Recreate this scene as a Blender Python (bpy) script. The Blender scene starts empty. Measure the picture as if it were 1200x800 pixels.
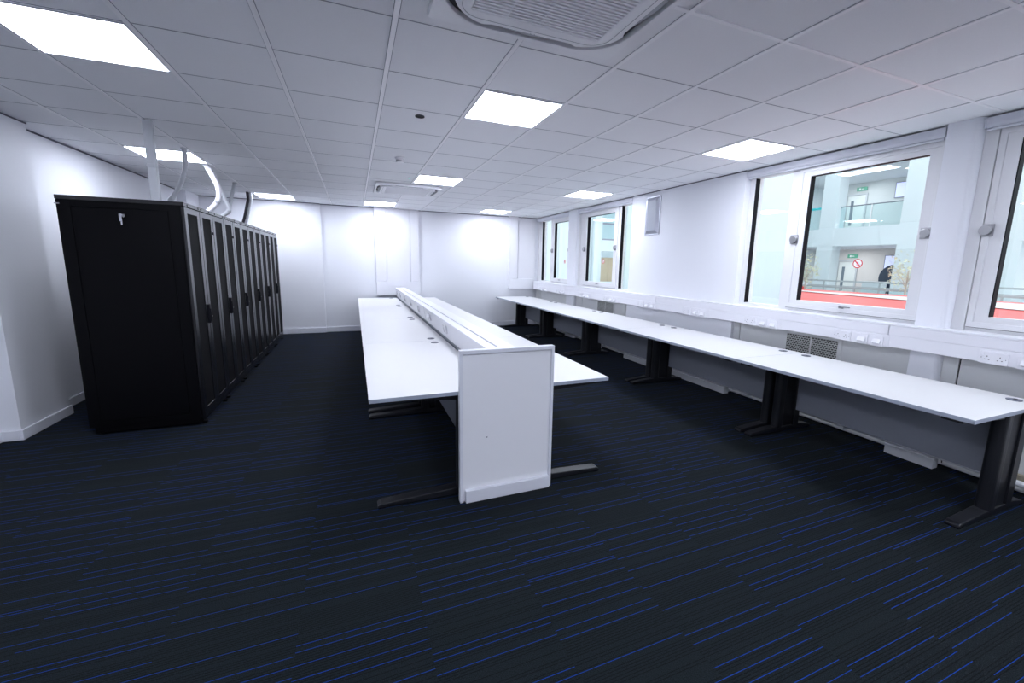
import bpy, bmesh, math, random
from mathutils import Vector, Matrix

C = bpy.context.scene.collection
scn = bpy.context.scene
PI = math.pi

# ------------------------------------------------------------------ camera
cam_data = bpy.data.cameras.new('camera')
cam = bpy.data.objects.new('camera', cam_data)
C.objects.link(cam)
cam_data.sensor_width = 36.0
cam_data.lens = 492.748 / 1200 * 36
cam_data.shift_x = -20.454 / 1200
cam_data.shift_y = -11.531 / 1200
cam_data.clip_start = 0.05
R_ = Vector((0.924363, -0.380892, 0.021791)); U_ = Vector((0.040657, 0.155139, 0.987056)); F_ = Vector((0.379342, 0.911512, -0.158891))
m = Matrix((R_, U_, -F_)).transposed().to_4x4()
m.translation = Vector((-0.2247, -2.2469, 1.53))
cam.matrix_world = m
scn.camera = cam

# ------------------------------------------------------------------ world, exposure
scn.view_settings.view_transform = 'Standard'
scn.view_settings.look = 'None'
scn.view_settings.gamma = 1.0
scn.view_settings.use_curve_mapping = False
scn.view_settings.exposure = 0.0
LAMP = 26.0
LAMP_COL = (0.82, 0.87, 1.0)
w = bpy.data.worlds.new('world'); scn.world = w; w.use_nodes = True
bg = w.node_tree.nodes['Background']
bg.inputs[0].default_value = (0.86, 0.95, 1.0, 1)
bg.inputs[1].default_value = 2.2

# ------------------------------------------------------------------ materials
def mat(name, col, rough=0.6, metal=0.0, spec=0.5, emit=0.0, ecol=None, noise=0.0, nscale=40.0, bump=0.0, bscale=300.0, coat=0.0):
    M = bpy.data.materials.new(name); M.use_nodes = True
    nt = M.node_tree; b = nt.nodes['Principled BSDF']
    b.inputs['Base Color'].default_value = (*col, 1)
    b.inputs['Roughness'].default_value = rough
    b.inputs['Metallic'].default_value = metal
    b.inputs['Specular IOR Level'].default_value = spec
    b.inputs['Coat Weight'].default_value = coat
    if emit:
        b.inputs['Emission Color'].default_value = (*(ecol or col), 1)
        b.inputs['Emission Strength'].default_value = emit
    geo = nt.nodes.new('ShaderNodeTexCoord')
    if noise:
        n = nt.nodes.new('ShaderNodeTexNoise'); n.inputs['Scale'].default_value = nscale; n.inputs['Detail'].default_value = 3
        mp = nt.nodes.new('ShaderNodeMapRange'); mp.inputs['To Min'].default_value = 1 - noise; mp.inputs['To Max'].default_value = 1 + noise
        mx = nt.nodes.new('ShaderNodeVectorMath'); mx.operation = 'SCALE'; mx.inputs[0].default_value = col
        nt.links.new(geo.outputs['Object'], n.inputs['Vector']); nt.links.new(n.outputs['Fac'], mp.inputs['Value'])
        nt.links.new(mp.outputs[0], mx.inputs['Scale']); nt.links.new(mx.outputs[0], b.inputs['Base Color'])
    if bump:
        n2 = nt.nodes.new('ShaderNodeTexNoise'); n2.inputs['Scale'].default_value = bscale
        bp = nt.nodes.new('ShaderNodeBump'); bp.inputs['Strength'].default_value = bump; bp.inputs['Distance'].default_value = 0.002
        nt.links.new(geo.outputs['Object'], n2.inputs['Vector']); nt.links.new(n2.outputs['Fac'], bp.inputs['Height'])
        nt.links.new(bp.outputs[0], b.inputs['Normal'])
    return M

def carpet_mat():
    M = bpy.data.materials.new('carpet'); M.use_nodes = True
    nt = M.node_tree; N = nt.nodes; L = nt.links; b = N['Principled BSDF']
    b.inputs['Roughness'].default_value = 0.95; b.inputs['Specular IOR Level'].default_value = 0.15
    g = N.new('ShaderNodeNewGeometry'); sep = N.new('ShaderNodeSeparateXYZ'); L.new(g.outputs['Position'], sep.inputs[0])
    def mth(op, a, bb=None, clamp=False):
        n = N.new('ShaderNodeMath'); n.operation = op; n.use_clamp = clamp
        for i, v in enumerate((a, bb)):
            if v is None: continue
            if isinstance(v, (int, float)): n.inputs[i].default_value = v
            else: L.new(v, n.inputs[i])
        return n.outputs[0]
    tx = mth('FLOOR', mth('DIVIDE', sep.outputs['X'], 0.5))
    ty = mth('FLOOR', mth('DIVIDE', sep.outputs['Y'], 0.5))
    def lines(pitch, width, prob, seed):
        yy = mth('DIVIDE', sep.outputs['Y'], pitch)
        fr = mth('FRACT', yy); row = mth('FLOOR', yy)
        cv = N.new('ShaderNodeCombineXYZ'); L.new(tx, cv.inputs[0]); L.new(row, cv.inputs[1]); cv.inputs[2].default_value = seed
        wn = N.new('ShaderNodeTexWhiteNoise'); wn.noise_dimensions = '3D'; L.new(cv.outputs[0], wn.inputs['Vector'])
        on = mth('LESS_THAN', wn.outputs['Value'], prob)
        ln = mth('LESS_THAN', fr, width)
        return mth('MULTIPLY', on, ln)
    def scattered(cell, width, prob, seed):
        yy = mth('DIVIDE', sep.outputs['Y'], cell); fr = mth('FRACT', yy); row = mth('FLOOR', yy)
        cv = N.new('ShaderNodeCombineXYZ'); L.new(tx, cv.inputs[0]); L.new(row, cv.inputs[1]); cv.inputs[2].default_value = seed
        wn = N.new('ShaderNodeTexWhiteNoise'); wn.noise_dimensions = '3D'; L.new(cv.outputs[0], wn.inputs['Vector'])
        sc = N.new('ShaderNodeSeparateColor'); L.new(wn.outputs['Color'], sc.inputs[0])
        off = mth('DIVIDE', mth('FLOOR', mth('MULTIPLY', sc.outputs[0], 4.0)), 4.0)   # one of four yarn positions
        d = mth('SUBTRACT', fr, mth('ADD', off, 0.06))
        ln = mth('LESS_THAN', mth('ABSOLUTE', d), width)
        return mth('MULTIPLY', ln, mth('LESS_THAN', sc.outputs[1], prob))
    blue = scattered(0.062, 0.019, 0.80, 3.3)
    dark = lines(0.0119, 0.28, 0.62, 7.7)
    no = N.new('ShaderNodeTexNoise'); no.inputs['Scale'].default_value = 260; no.inputs['Detail'].default_value = 2; L.new(g.outputs['Position'], no.inputs['Vector'])
    n2 = N.new('ShaderNodeTexNoise'); n2.inputs['Scale'].default_value = 2.2; L.new(g.outputs['Position'], n2.inputs['Vector'])
    def ramp(fac, c0, c1, lo=0.3, hi=0.7):
        r = N.new('ShaderNodeValToRGB'); r.color_ramp.elements[0].position = lo; r.color_ramp.elements[1].position = hi
        r.color_ramp.elements[0].color = (*c0, 1); r.color_ramp.elements[1].color = (*c1, 1); L.new(fac, r.inputs[0]); return r.outputs[0]
    base = ramp(no.outputs['Fac'], CARPET0, CARPET1)
    def mix(f, a, c):
        n = N.new('ShaderNodeMix'); n.data_type = 'RGBA'; L.new(f, n.inputs[0]); L.new(a, n.inputs[6])
        n.inputs[7].default_value = (*c, 1); return n.outputs[2]
    c = mix(mth('MULTIPLY', dark, 0.75), base, (0.0015, 0.002, 0.003))
    c = mix(blue, c, CARPET_BLUE)
    L.new(c, b.inputs['Base Color'])
    bp = N.new('ShaderNodeBump'); bp.inputs['Strength'].default_value = 0.5; bp.inputs['Distance'].default_value = 0.003
    L.new(no.outputs['Fac'], bp.inputs['Height']); L.new(bp.outputs[0], b.inputs['Normal'])
    return M
CARPET0 = (0.0030, 0.0050, 0.0062); CARPET1 = (0.0130, 0.0185, 0.0220); CARPET_BLUE = (0.004, 0.045, 0.27)

def glass_mat(name, tint=(1, 1, 1), refl=1.0, ior=1.5):
    M = bpy.data.materials.new(name); M.use_nodes = True
    nt = M.node_tree; N = nt.nodes; L = nt.links
    N.remove(N['Principled BSDF'])
    tr = N.new('ShaderNodeBsdfTransparent'); tr.inputs[0].default_value = (*tint, 1)
    gl = N.new('ShaderNodeBsdfGlossy'); gl.inputs['Roughness'].default_value = 0.0; gl.inputs[0].default_value = (refl, refl, refl, 1)
    g = N.new('ShaderNodeNewGeometry'); dt = N.new('ShaderNodeVectorMath'); dt.operation = 'DOT_PRODUCT'
    L.new(g.outputs['Normal'], dt.inputs[0]); L.new(g.outputs['Incoming'], dt.inputs[1])
    def mth(op, a, b):
        n = N.new('ShaderNodeMath'); n.operation = op; n.use_clamp = True
        for i, v in enumerate((a, b)):
            if isinstance(v, (int, float)): n.inputs[i].default_value = v
            else: L.new(v, n.inputs[i])
        return n.outputs[0]
    ab = mth('ABSOLUTE', dt.outputs['Value'], 0)
    fz = mth('MULTIPLY_ADD', mth('POWER', mth('SUBTRACT', 1.0, ab), 5.0), 0.9)
    fz.node.inputs[2].default_value = 0.045
    mx = N.new('ShaderNodeMixShader'); L.new(fz, mx.inputs[0]); L.new(tr.outputs[0], mx.inputs[1]); L.new(gl.outputs[0], mx.inputs[2])
    L.new(mx.outputs[0], N['Material Output'].inputs[0])
    return M

def perforated(name, holes=0.004, c0=(0.004, 0.004, 0.005), c1=(0.03, 0.03, 0.034), rough=0.6):
    M = mat(name, c1, rough)
    nt = M.node_tree; N = nt.nodes; L = nt.links; b = N['Principled BSDF']
    tc = N.new('ShaderNodeTexCoord'); v = N.new('ShaderNodeTexVoronoi'); v.inputs['Scale'].default_value = 1 / holes; v.inputs['Randomness'].default_value = 0
    L.new(tc.outputs['Object'], v.inputs['Vector'])
    r = N.new('ShaderNodeValToRGB'); r.color_ramp.elements[0].position = 0.38; r.color_ramp.elements[1].position = 0.42
    r.color_ramp.elements[0].color = (*c0, 1); r.color_ramp.elements[1].color = (*c1, 1)
    b.inputs['Specular IOR Level'].default_value = 0.12
    L.new(v.outputs['Distance'], r.inputs[0]); L.new(r.outputs[0], b.inputs['Base Color'])
    return M

WALL = mat('wall_paint', (0.86, 0.87, 0.92), 0.6, bump=0.06, bscale=160)
CEIL = mat('ceiling_tile', (0.89, 0.90, 0.93), 0.9, noise=0.03, nscale=220, bump=0.25, bscale=420)
TEE = mat('ceiling_tee', (0.95, 0.95, 0.98), 0.35)
GAP = mat('shadow_gap', (0.16, 0.16, 0.20), 0.9)
SEAM = mat('tile_seam', (0.36, 0.37, 0.42), 0.9)
TRIM = mat('gloss_trim', (0.80, 0.81, 0.87), 0.3)
CLAD = mat('cladding', (0.74, 0.75, 0.75), 0.35, noise=0.02, nscale=9)
PVC = mat('window_upvc', (0.80, 0.80, 0.82), 0.3)
SILL = mat('sill_paint', (0.86, 0.87, 0.91), 0.3)
GASK = mat('gasket_black', (0.004, 0.004, 0.008), 0.6, spec=0.15)
GLASS = glass_mat('glass_pane', (0.97, 0.99, 0.99))
GLASSB = glass_mat('balustrade_glass', (0.90, 0.97, 0.97))
STEEL = mat('satin_steel', (0.42, 0.42, 0.44), 0.35, metal=0.9)
CHROME = mat('chrome', (0.75, 0.75, 0.78), 0.12, metal=1.0)
BLIND = mat('blind_cassette', (0.70, 0.71, 0.78), 0.5)
PANEL = mat('white_panel_board', (0.90, 0.90, 0.93), 0.5)
DESK = mat('white_laminate', (0.73, 0.725, 0.73), 0.42, noise=0.01, nscale=60)
EDGE = mat('desk_edging', (0.40, 0.44, 0.52), 0.4)
MODEST = mat('grey_modesty', (0.30, 0.32, 0.37), 0.6, noise=0.02)
LEG = mat('graphite_leg', (0.010, 0.011, 0.015), 0.38)
CAPM = mat('grey_port_cap', (0.13, 0.14, 0.18), 0.5)
TRUNK = mat('white_trunking', (0.82, 0.82, 0.87), 0.35)
SOCK = mat('white_socket', (0.85, 0.85, 0.90), 0.25)
HOLE = mat('socket_hole', (0.02, 0.01, 0.03), 0.8)
RACK = mat('rack_black', (0.0010, 0.0010, 0.0020), 0.5, spec=0.12)
RDOOR = mat('rack_door_black', (0.004, 0.004, 0.006), 0.26, spec=0.7)
MESH = perforated('rack_mesh', 0.006, (0.0004, 0.0004, 0.0008), (0.003, 0.003, 0.005), 0.7)
COND = mat('grey_conduit', (0.60, 0.62, 0.66), 0.4)
COND2 = mat('dark_conduit', (0.05, 0.045, 0.06), 0.4)
AC = mat('ac_plastic', (0.90, 0.91, 0.94), 0.4)
ACD = mat('ac_slot_dark', (0.03, 0.03, 0.04), 0.7)
ACG = mat('ac_grille_grey', (0.42, 0.44, 0.48), 0.6)
LAMPM = mat('lamp_diffuser', (1, 1, 1), 0.5, emit=LAMP, ecol=LAMP_COL)
FRAME = mat('lamp_frame', (0.75, 0.76, 0.8), 0.4)
SILVER = mat('silver_frame', (0.52, 0.53, 0.60), 0.34, metal=0.8)
VGREY = mat('vent_grey', (0.38, 0.40, 0.46), 0.5, noise=0.08, nscale=220)
GRIL = mat('grille_light', (0.55, 0.56, 0.54), 0.5)
GRILD = mat('grille_dark', (0.025, 0.03, 0.025), 0.8)
PIPE = mat('pipe_white', (0.72, 0.73, 0.76), 0.35)
RUST = mat('old_plaster', (0.30, 0.27, 0.20), 0.9, noise=0.4, nscale=30)
FLOORM = carpet_mat()
AWALL = mat('atrium_white', (0.70, 0.77, 0.80), 0.8)
AREAR = mat('atrium_room_wall', (0.62, 0.64, 0.64), 0.8)
ABEIGE = mat('atrium_room_beige', (0.66, 0.62, 0.60), 0.8)
ACEIL = mat('atrium_ceiling', (0.55, 0.57, 0.60), 0.8)
AFLOOR = mat('atrium_floor', (0.62, 0.63, 0.65), 0.5)
RED = mat('red_gloss', (0.80, 0.10, 0.09), 0.35)
REDW = mat('white_gloss_band', (0.85, 0.84, 0.86), 0.25)
CYAN = mat('cyan_rail', (0.03, 0.55, 0.60), 0.4)
GREEN = mat('sign_green', (0.10, 0.36, 0.24), 0.5, emit=0.15)
SIGNW = mat('sign_white', (0.9, 0.9, 0.9), 0.5)
SIGNR = mat('sign_red', (0.75, 0.04, 0.05), 0.5)
SIGNP = mat('sign_pink', (0.85, 0.45, 0.5), 0.5)
TV = mat('tv_screen', (0.55, 0.58, 0.85), 0.3, emit=0.6)
TVF = mat('tv_frame', (0.25, 0.26, 0.32), 0.4)
NAVY = mat('dark_disc', (0.05, 0.07, 0.11), 0.5)
LEAF = mat('pale_leaf', (0.72, 0.76, 0.58), 0.7, noise=0.3, nscale=8)
RAILM = mat('rail_grey', (0.42, 0.47, 0.49), 0.4)
BARK = mat('bark', (0.58, 0.56, 0.50), 0.9)
DOORM = mat('pale_door', (0.72, 0.74, 0.72), 0.5)
DARKG = mat('door_glass', (0.16, 0.2, 0.24), 0.3)
WOOD = mat('pale_wood', (0.55, 0.44, 0.28), 0.6, noise=0.1, nscale=6)
DOWN = mat('downlight_glow', (1, 1, 1), 0.5, emit=6, ecol=(1, 0.9, 0.8))
GLED = mat('green_indicator', (0.1, 0.9, 0.6), 0.5, emit=1.5, ecol=(0.1, 1, 0.7))

# ------------------------------------------------------------------ mesh helpers
def new(): return bmesh.new()
def box(bm, x0, x1, y0, y1, z0, z1, mi=0):
    vs = [bm.verts.new(p) for p in ((x0, y0, z0), (x1, y0, z0), (x1, y1, z0), (x0, y1, z0), (x0, y0, z1), (x1, y0, z1), (x1, y1, z1), (x0, y1, z1))]
    for f in ((3, 2, 1, 0), (4, 5, 6, 7), (0, 1, 5, 4), (1, 2, 6, 5), (2, 3, 7, 6), (3, 0, 4, 7)):
        bm.faces.new([vs[i] for i in f]).material_index = mi
    return vs
def prism(bm, prof, axis, a0, a1, mi=0):
    """extrude a closed 2-D profile along axis; profile coords are the two other axes in order"""
    def P(u, v, a): return {'x': (a, u, v), 'y': (u, a, v), 'z': (u, v, a)}[axis]
    A = [bm.verts.new(P(u, v, a0)) for u, v in prof]; B = [bm.verts.new(P(u, v, a1)) for u, v in prof]
    n = len(prof); fs = []
    for i in range(n): fs.append(bm.faces.new((A[i], A[(i + 1) % n], B[(i + 1) % n], B[i])))
    fs.append(bm.faces.new(A[::-1])); fs.append(bm.faces.new(B))
    for f in fs: f.material_index = mi
    bmesh.ops.recalc_face_normals(bm, faces=fs)
def circ(r, n=24, cx=0, cy=0, a0=0, a1=2 * PI, full=True):
    k = n if full else n - 1
    return [(cx + r * math.cos(a0 + (a1 - a0) * i / k), cy + r * math.sin(a0 + (a1 - a0) * i / k)) for i in range(n)]
def rrect(x0, x1, y0, y1, r, n=6):
    out = []
    for cx, cy, a in ((x1 - r, y1 - r, 0), (x0 + r, y1 - r, PI / 2), (x0 + r, y0 + r, PI), (x1 - r, y0 + r, 3 * PI / 2)):
        out += [(cx + r * math.cos(a + PI / 2 * i / n), cy + r * math.sin(a + PI / 2 * i / n)) for i in range(n + 1)]
    return out
def ring(bm, outer, inner, axis, a0, a1, mi=0):
    def P(u, v, a): return {'x': (a, u, v), 'y': (u, a, v), 'z': (u, v, a)}[axis]
    n = len(outer); O0 = [bm.verts.new(P(*p, a0)) for p in outer]; O1 = [bm.verts.new(P(*p, a1)) for p in outer]
    I0 = [bm.verts.new(P(*p, a0)) for p in inner]; I1 = [bm.verts.new(P(*p, a1)) for p in inner]; fs = []
    for i in range(n):
        j = (i + 1) % n
        for q in ((O0[i], O0[j], O1[j], O1[i]), (I0[j], I0[i], I1[i], I1[j]), (O1[i], O1[j], I1[j], I1[i]), (O0[j], O0[i], I0[i], I0[j])):
            f = bm.faces.new(q); f.material_index = mi; fs.append(f)
    bmesh.ops.recalc_face_normals(bm, faces=fs)
def tube(bm, pts, r, n=10, flat=1.0, mi=0, ribs=0):
    """swept tube through pts"""
    P = [Vector(p) for p in pts]; rings = []
    for i, p in enumerate(P):
        d = (P[min(i + 1, len(P) - 1)] - P[max(i - 1, 0)]).normalized()
        s = Vector((0, 1, 0)) if abs(d.y) < 0.9 else Vector((1, 0, 0))
        u = d.cross(s).normalized(); v = d.cross(u).normalized()
        rr = r * (1.0 + (0.16 if ribs and i % 2 else 0))
        rings.append([bm.verts.new(p + u * rr * math.cos(2 * PI * k / n) + v * rr * flat * math.sin(2 * PI * k / n)) for k in range(n)])
    fs = []
    for a, b in zip(rings, rings[1:]):
        for k in range(n): fs.append(bm.faces.new((a[k], a[(k + 1) % n], b[(k + 1) % n], b[k])))
    fs.append(bm.faces.new(rings[0][::-1])); fs.append(bm.faces.new(rings[-1]))
    for f in fs: f.material_index = mi; f.smooth = True
    bmesh.ops.recalc_face_normals(bm, faces=fs)
def smooth_path(pts, k=8):
    out = []; P = [Vector(p) for p in pts]; P = [P[0] * 2 - P[1]] + P + [P[-1] * 2 - P[-2]]
    for i in range(1, len(P) - 2):
        for t in range(k):
            t /= k; a, b, c, d = P[i - 1:i + 3]
            out.append(0.5 * ((2 * b) + (c - a) * t + (2 * a - 5 * b + 4 * c - d) * t * t + (3 * b - a - 3 * c + d) * t ** 3))
    return out + [P[-2]]
def obj(name, bm, mats, parent=None, bevel=0.0, loc=None, smooth=False):
    me = bpy.data.meshes.new(name); bm.to_mesh(me); bm.free()
    for mm in (mats if isinstance(mats, (list, tuple)) else [mats]): me.materials.append(mm)
    if smooth: me.shade_smooth()
    o = bpy.data.objects.new(name, me); C.objects.link(o)
    if parent: o.parent = parent
    if loc: o.location = loc
    if bevel:
        b = o.modifiers.new('bevel', 'BEVEL'); b.width = bevel; b.segments = 2; b.limit_method = 'ANGLE'; b.angle_limit = 0.7
    return o
def tag(o, label=None, cat=None, group=None, kind=None):
    if label: o['label'] = label
    if cat: o['category'] = cat
    if group: o['group'] = group
    if kind: o['kind'] = kind
    return o
def empty(name, loc=(0, 0, 0), rz=0.0):
    o = bpy.data.objects.new(name, None); C.objects.link(o); o.location = loc; o.rotation_euler = (0, 0, rz); o.empty_display_size = 0.1
    return o
def copy_tree(o, parent=None):
    c = o.copy(); C.objects.link(c); c.parent = parent
    for ch in list(o.children): copy_tree(ch, c)
    return c
def struct(name, bm, mats, parent=None, bevel=0.0):
    o = obj(name, bm, mats, parent, bevel)
    if not parent: o['kind'] = 'structure'
    return o
def bx(name, x0, x1, y0, y1, z0, z1, mt, parent=None, bevel=0.0):
    bm = new(); box(bm, x0, x1, y0, y1, z0, z1); return obj(name, bm, mt, parent, bevel)

H = 2.645                                   # ceiling height
XL, XR, YB, YF = -2.95, 4.0, 7.62, -5.2     # room extents

# ================================================================== STRUCTURE
bm = new(); box(bm, XL - 0.2, XR + 0.3, YF - 0.2, YB + 0.2, -0.15, 0.0); struct('floor', bm, FLOORM)

# suspended ceiling: tiles, wide tees along the room, thin seams across it
bm = new(); box(bm, XL - 0.2, XR + 0.12, YF - 0.2, YB + 0.2, H + 0.004, H + 0.10, 0)
for i in range(-5, 8):
    xx = i * 0.6
    if XL < xx < XR + 0.1: box(bm, xx - 0.012, xx + 0.012, YF, YB, H - 0.001, H + 0.006, 1); box(bm, xx + 0.012, xx + 0.016, YF, YB, H + 0.0030, H + 0.006, 2); box(bm, xx - 0.015, xx - 0.012, YF, YB, H + 0.0030, H + 0.006, 2)
for j in range(-9, 13):
    yy = j * 0.6
    if j == -1 or j == -2: box(bm, XL, XR + 0.1, yy - 0.010, yy + 0.010, H, H + 0.006, 1)
    box(bm, XL, XR + 0.1, yy - 0.0035, yy + 0.0035, H + 0.0028, H + 0.006, 2)
struct('ceiling', bm, [CEIL, TEE, SEAM])

bm = new()
box(bm, XL - 0.2, XL, YF, 2.395, 0, H + 0.05)
box(bm, XL - 0.2, XL, 3.05, 6.89, 0, H + 0.05)
box(bm, XL - 0.2, -2.822, 2.395, 3.05, 0, H + 0.05)        # pilaster
box(bm, XL - 0.2, -2.83, 6.89, YB + 0.2, 0, H + 0.05)      # pilaster in the far corner
box(bm, XL, XL + 0.006, 3.05, 6.89, H - 0.012, H + 0.003, 1); box(bm, -2.822, -2.816, 2.395, 3.05, H - 0.008, H + 0.003, 1)
struct('wall_left', bm, [WALL, GAP])
bm = new()
box(bm, XL - 0.2, -0.82, YB - 0.07, YB + 0.2, 0, H + 0.05)
box(bm, -0.82, XR + 0.3, YB, YB + 0.2, 0, H + 0.05)
box(bm, XL, -0.82, YB - 0.076, YB - 0.07, H - 0.010, H + 0.003, 1); box(bm, -0.82, XR, YB - 0.006, YB, H - 0.010, H + 0.003, 1)
struct('wall_back', bm, [WALL, GAP])
bm = new(); box(bm, XL - 0.2, XR + 0.3, YF - 0.2, YF, 0, H + 0.05); struct('wall_front', bm, WALL)

# window wall: solid part, pilasters, lower walls and headers of the bays
BAYS = [(-2.75, -0.50), (-0.30, 1.50), (3.66, 5.52), (5.88, 7.62)]
bm = new()
box(bm, XR, XR + 0.3, YF, -2.75, 0, H + 0.05)
box(bm, XR, XR + 0.3, 1.50, 3.66, 0, H + 0.05)
prism(bm, [(XR + 0.045 - 0.045 * math.cos(a * PI / 12), -0.455 - 0.045 * math.sin(a * PI / 12)) for a in range(6, -1, -1)] + [(XR, -0.30), (XR + 0.3, -0.30), (XR + 0.3, -0.50)], 'z', 0, H + 0.05)
box(bm, XR, XR + 0.3, 5.52, 5.88, 0, H + 0.05)
for y0, y1 in BAYS:
    box(bm, XR + 0.10, XR + 0.3, y0, y1, 0, 1.09)
    box(bm, XR + 0.10, XR + 0.3, y0, y1, 2.58, H + 0.05)
box(bm, XR - 0.005, XR, 1.50, 3.66, H - 0.010, H + 0.003, 1)
struct('wall_right', bm, [WALL, GAP], bevel=0.012)

# skirting boards
def skirt(bm, x0, x1, y0, y1): box(bm, x0, x1, y0, y1, 0, 0.085)
bm = new(); skirt(bm, XL, -2.822, 2.378, 2.395); skirt(bm, -2.822, -2.805, 2.378, 3.06); skirt(bm, XL, -2.932, 3.05, 6.89); skirt(bm, XL, -2.932, YF, 2.378)
struct('baseboard_left', bm, TRIM, bevel=0.004)
bm = new(); box(bm, XL, -0.815, YB - 0.088, YB - 0.07, 0, 0.11); box(bm, -0.815, XR, YB - 0.018, YB, 0, 0.11)
struct('baseboard_back', bm, TRIM, bevel=0.004)

# sill along the window wall
bm = new(); box(bm, XR - 0.075, XR + 0.12, -2.75, YB, 1.088, 1.104)
struct('trim_1', bm, SILL, bevel=0.003)

# cladding panels under each window bay
n = 2
for (y0, y1), gaps in zip(BAYS, ((-0.60, -1.8), (1.41,), (3.75, 5.25), (7.30,))):
    bm = new(); ys = sorted([y0] + list(gaps) + [y1])
    for a, b in zip(ys, ys[1:]):
        box(bm, XR + 0.045, XR + 0.10, a + (0.006 if a != y0 else 0), b - (0.006 if b != y1 else 0), 0.03, 1.088, 0)
    for gg in gaps: box(bm, XR + 0.06, XR + 0.10, gg - 0.008, gg + 0.008, 0.03, 1.088, 1)
    o = struct('trim_%d' % n, bm, [CLAD, GASK]); n += 1

# ------------------------------------------------------------------ windows
XG = XR + 0.20          # glass plane
def window(idx, y0, y1, split, far_pane, fj=0.075):
    """outer frame y0..y1; the opening sash lies between split and one end, a fixed pane in the rest"""
    root = empty('window_%d' % idx, (XR + 0.1, (y0 + y1) / 2, 1.10)); root['kind'] = 'structure'
    ox, oy, oz = root.location
    def part(name, bm, mt, bevel=0.0, par=None):
        bmesh.ops.translate(bm, verts=bm.verts, vec=(-ox, -oy, -oz)); return obj(name, bm, mt, par or root, bevel)
    xf = XR + 0.085; zt = 2.60; zb = 1.10
    if split is None: s0, s1, p0, p1 = y0, y1 - 0.004, y1, y1
    elif far_pane: s0, s1, p0, p1 = y0, split, split, y1
    else: s0, s1, p0, p1 = split, y1, y0, split
    bm = new()
    box(bm, xf + .001, xf + 0.089, y0 + 0.044, y1 - fj + .001, zb + .001, zb + 0.035); box(bm, xf + .001, xf + 0.089, y0 + 0.044, y1 - fj + .001, zt - 0.05, zt - .001)
    box(bm, xf, xf + 0.09, y0, y0 + 0.045, zb, zt); box(bm, xf, xf + 0.09, y1 - fj, y1, zb, zt)
    if split is not None:
        if far_pane: box(bm, xf - .001, xf + 0.091, split, split + 0.085, zb + .002, zt - .002)
        else: box(bm, xf - .001, xf + 0.091, split - 0.085, split, zb + .002, zt - .002)
    part('window_frame', bm, PVC, 0.004)
    # sash with stepped profile and thin dark seal along its bottom and far side
    a, b, c, d = s0 + 0.004, s1 - ((0.004 if split is not None else 0.0) if far_pane else fj), zb + 0.033, zt - 0.05
    w_ = 0.115; wv = 0.084
    bm = new()
    ring(bm, [(a, c), (b, c), (b, d), (a, d)], [(a + .04, c + .04), (b - .04, c + .04), (b - .04, d - .04), (a + .04, d - .04)], 'x', xf - 0.018, xf + 0.05)
    ring(bm, [(a + .038, c + .038), (b - .038, c + .038), (b - .038, d - .038), (a + .038, d - .038)], [(a + w_, c + wv), (b - w_, c + wv), (b - w_, d - wv), (a + w_, d - wv)], 'x', xf - 0.010, xf + 0.05)
    sash = part('sash', bm, PVC, 0.003)
    bm = new()
    box(bm, xf - 0.003, xf + 0.02, a + .01, b, c - .004, c); box(bm, xf - 0.003, xf + 0.02, b, b + 0.003, c, d)
    part('seal', bm, GASK)
    ga, gb, gc, gd = a + w_, b - w_, c + wv, d - wv
    bm = new(); box(bm, xf + 0.055, xf + 0.061, ga - 0.01, gb + 0.01, gc - 0.01, gd + 0.01); part('glass_pane', bm, GLASS)
    bm = new(); box(bm, xf - 0.006, xf + 0.054, gb - 0.006, gb + 0.002, gc, gd); box(bm, xf + 0.0, xf + 0.054, ga, gb, gd - 0.003, gd + 0.002); box(bm, xf + 0.03, xf + 0.054, ga - .002, ga + 0.003, gc, gd)
    part('glazing_gasket', bm, GASK)
    # fixed pane
    if split is not None:
        if far_pane: ga2, gb2 = split + 0.085, y1 - fj
        else: ga2, gb2 = y0 + 0.045, split - 0.085
        bm = new(); box(bm, xf + 0.055, xf + 0.061, ga2 - 0.01, gb2 + 0.01, zb + 0.02, zt - 0.04); part('glass_pane', bm, GLASS)
        bm = new(); box(bm, xf - 0.004, xf + 0.054, gb2 - 0.007, gb2 + 0.002, zb + 0.035, zt - 0.05); part('glazing_gasket', bm, GASK)
    # satin pivots both sides, latch on the bottom rail
    for yy in (a + 0.05, b - 0.02):
        bm = new(); prism(bm, circ(0.036, 20, yy, 1.845), 'x', xf - 0.045, xf - 0.015); box(bm, xf - 0.022, xf - 0.016, yy - 0.042, yy + 0.042, 1.80, 1.89)
        part('pivot_catch', bm, STEEL, 0.003)
    ym = (a + b) / 2 + 0.02
    bm = new(); box(bm, xf - 0.028, xf - 0.016, ym - 0.022, ym + 0.022, c + 0.040, c + 0.062); box(bm, xf - 0.045, xf - 0.030, ym - 0.085, ym + 0.015, c + 0.052, c + 0.062); box(bm, xf - 0.045, xf - 0.02, ym - 0.01, ym + 0.01, c + 0.046, c + 0.062)
    part('latch_handle', bm, STEEL, 0.002)
    return (ga, gb, gc, gd, xf)
G = []
G.append(window(1, -1.95, -0.575, None, True))
G.append(window(2, -0.30, 1.50, 0.90, True))
G.append(window(3, 3.66, 5.50, 4.15, False, 0.17))
G.append(window(4, 5.90, 7.60, 6.82, True, 0.20))
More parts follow.
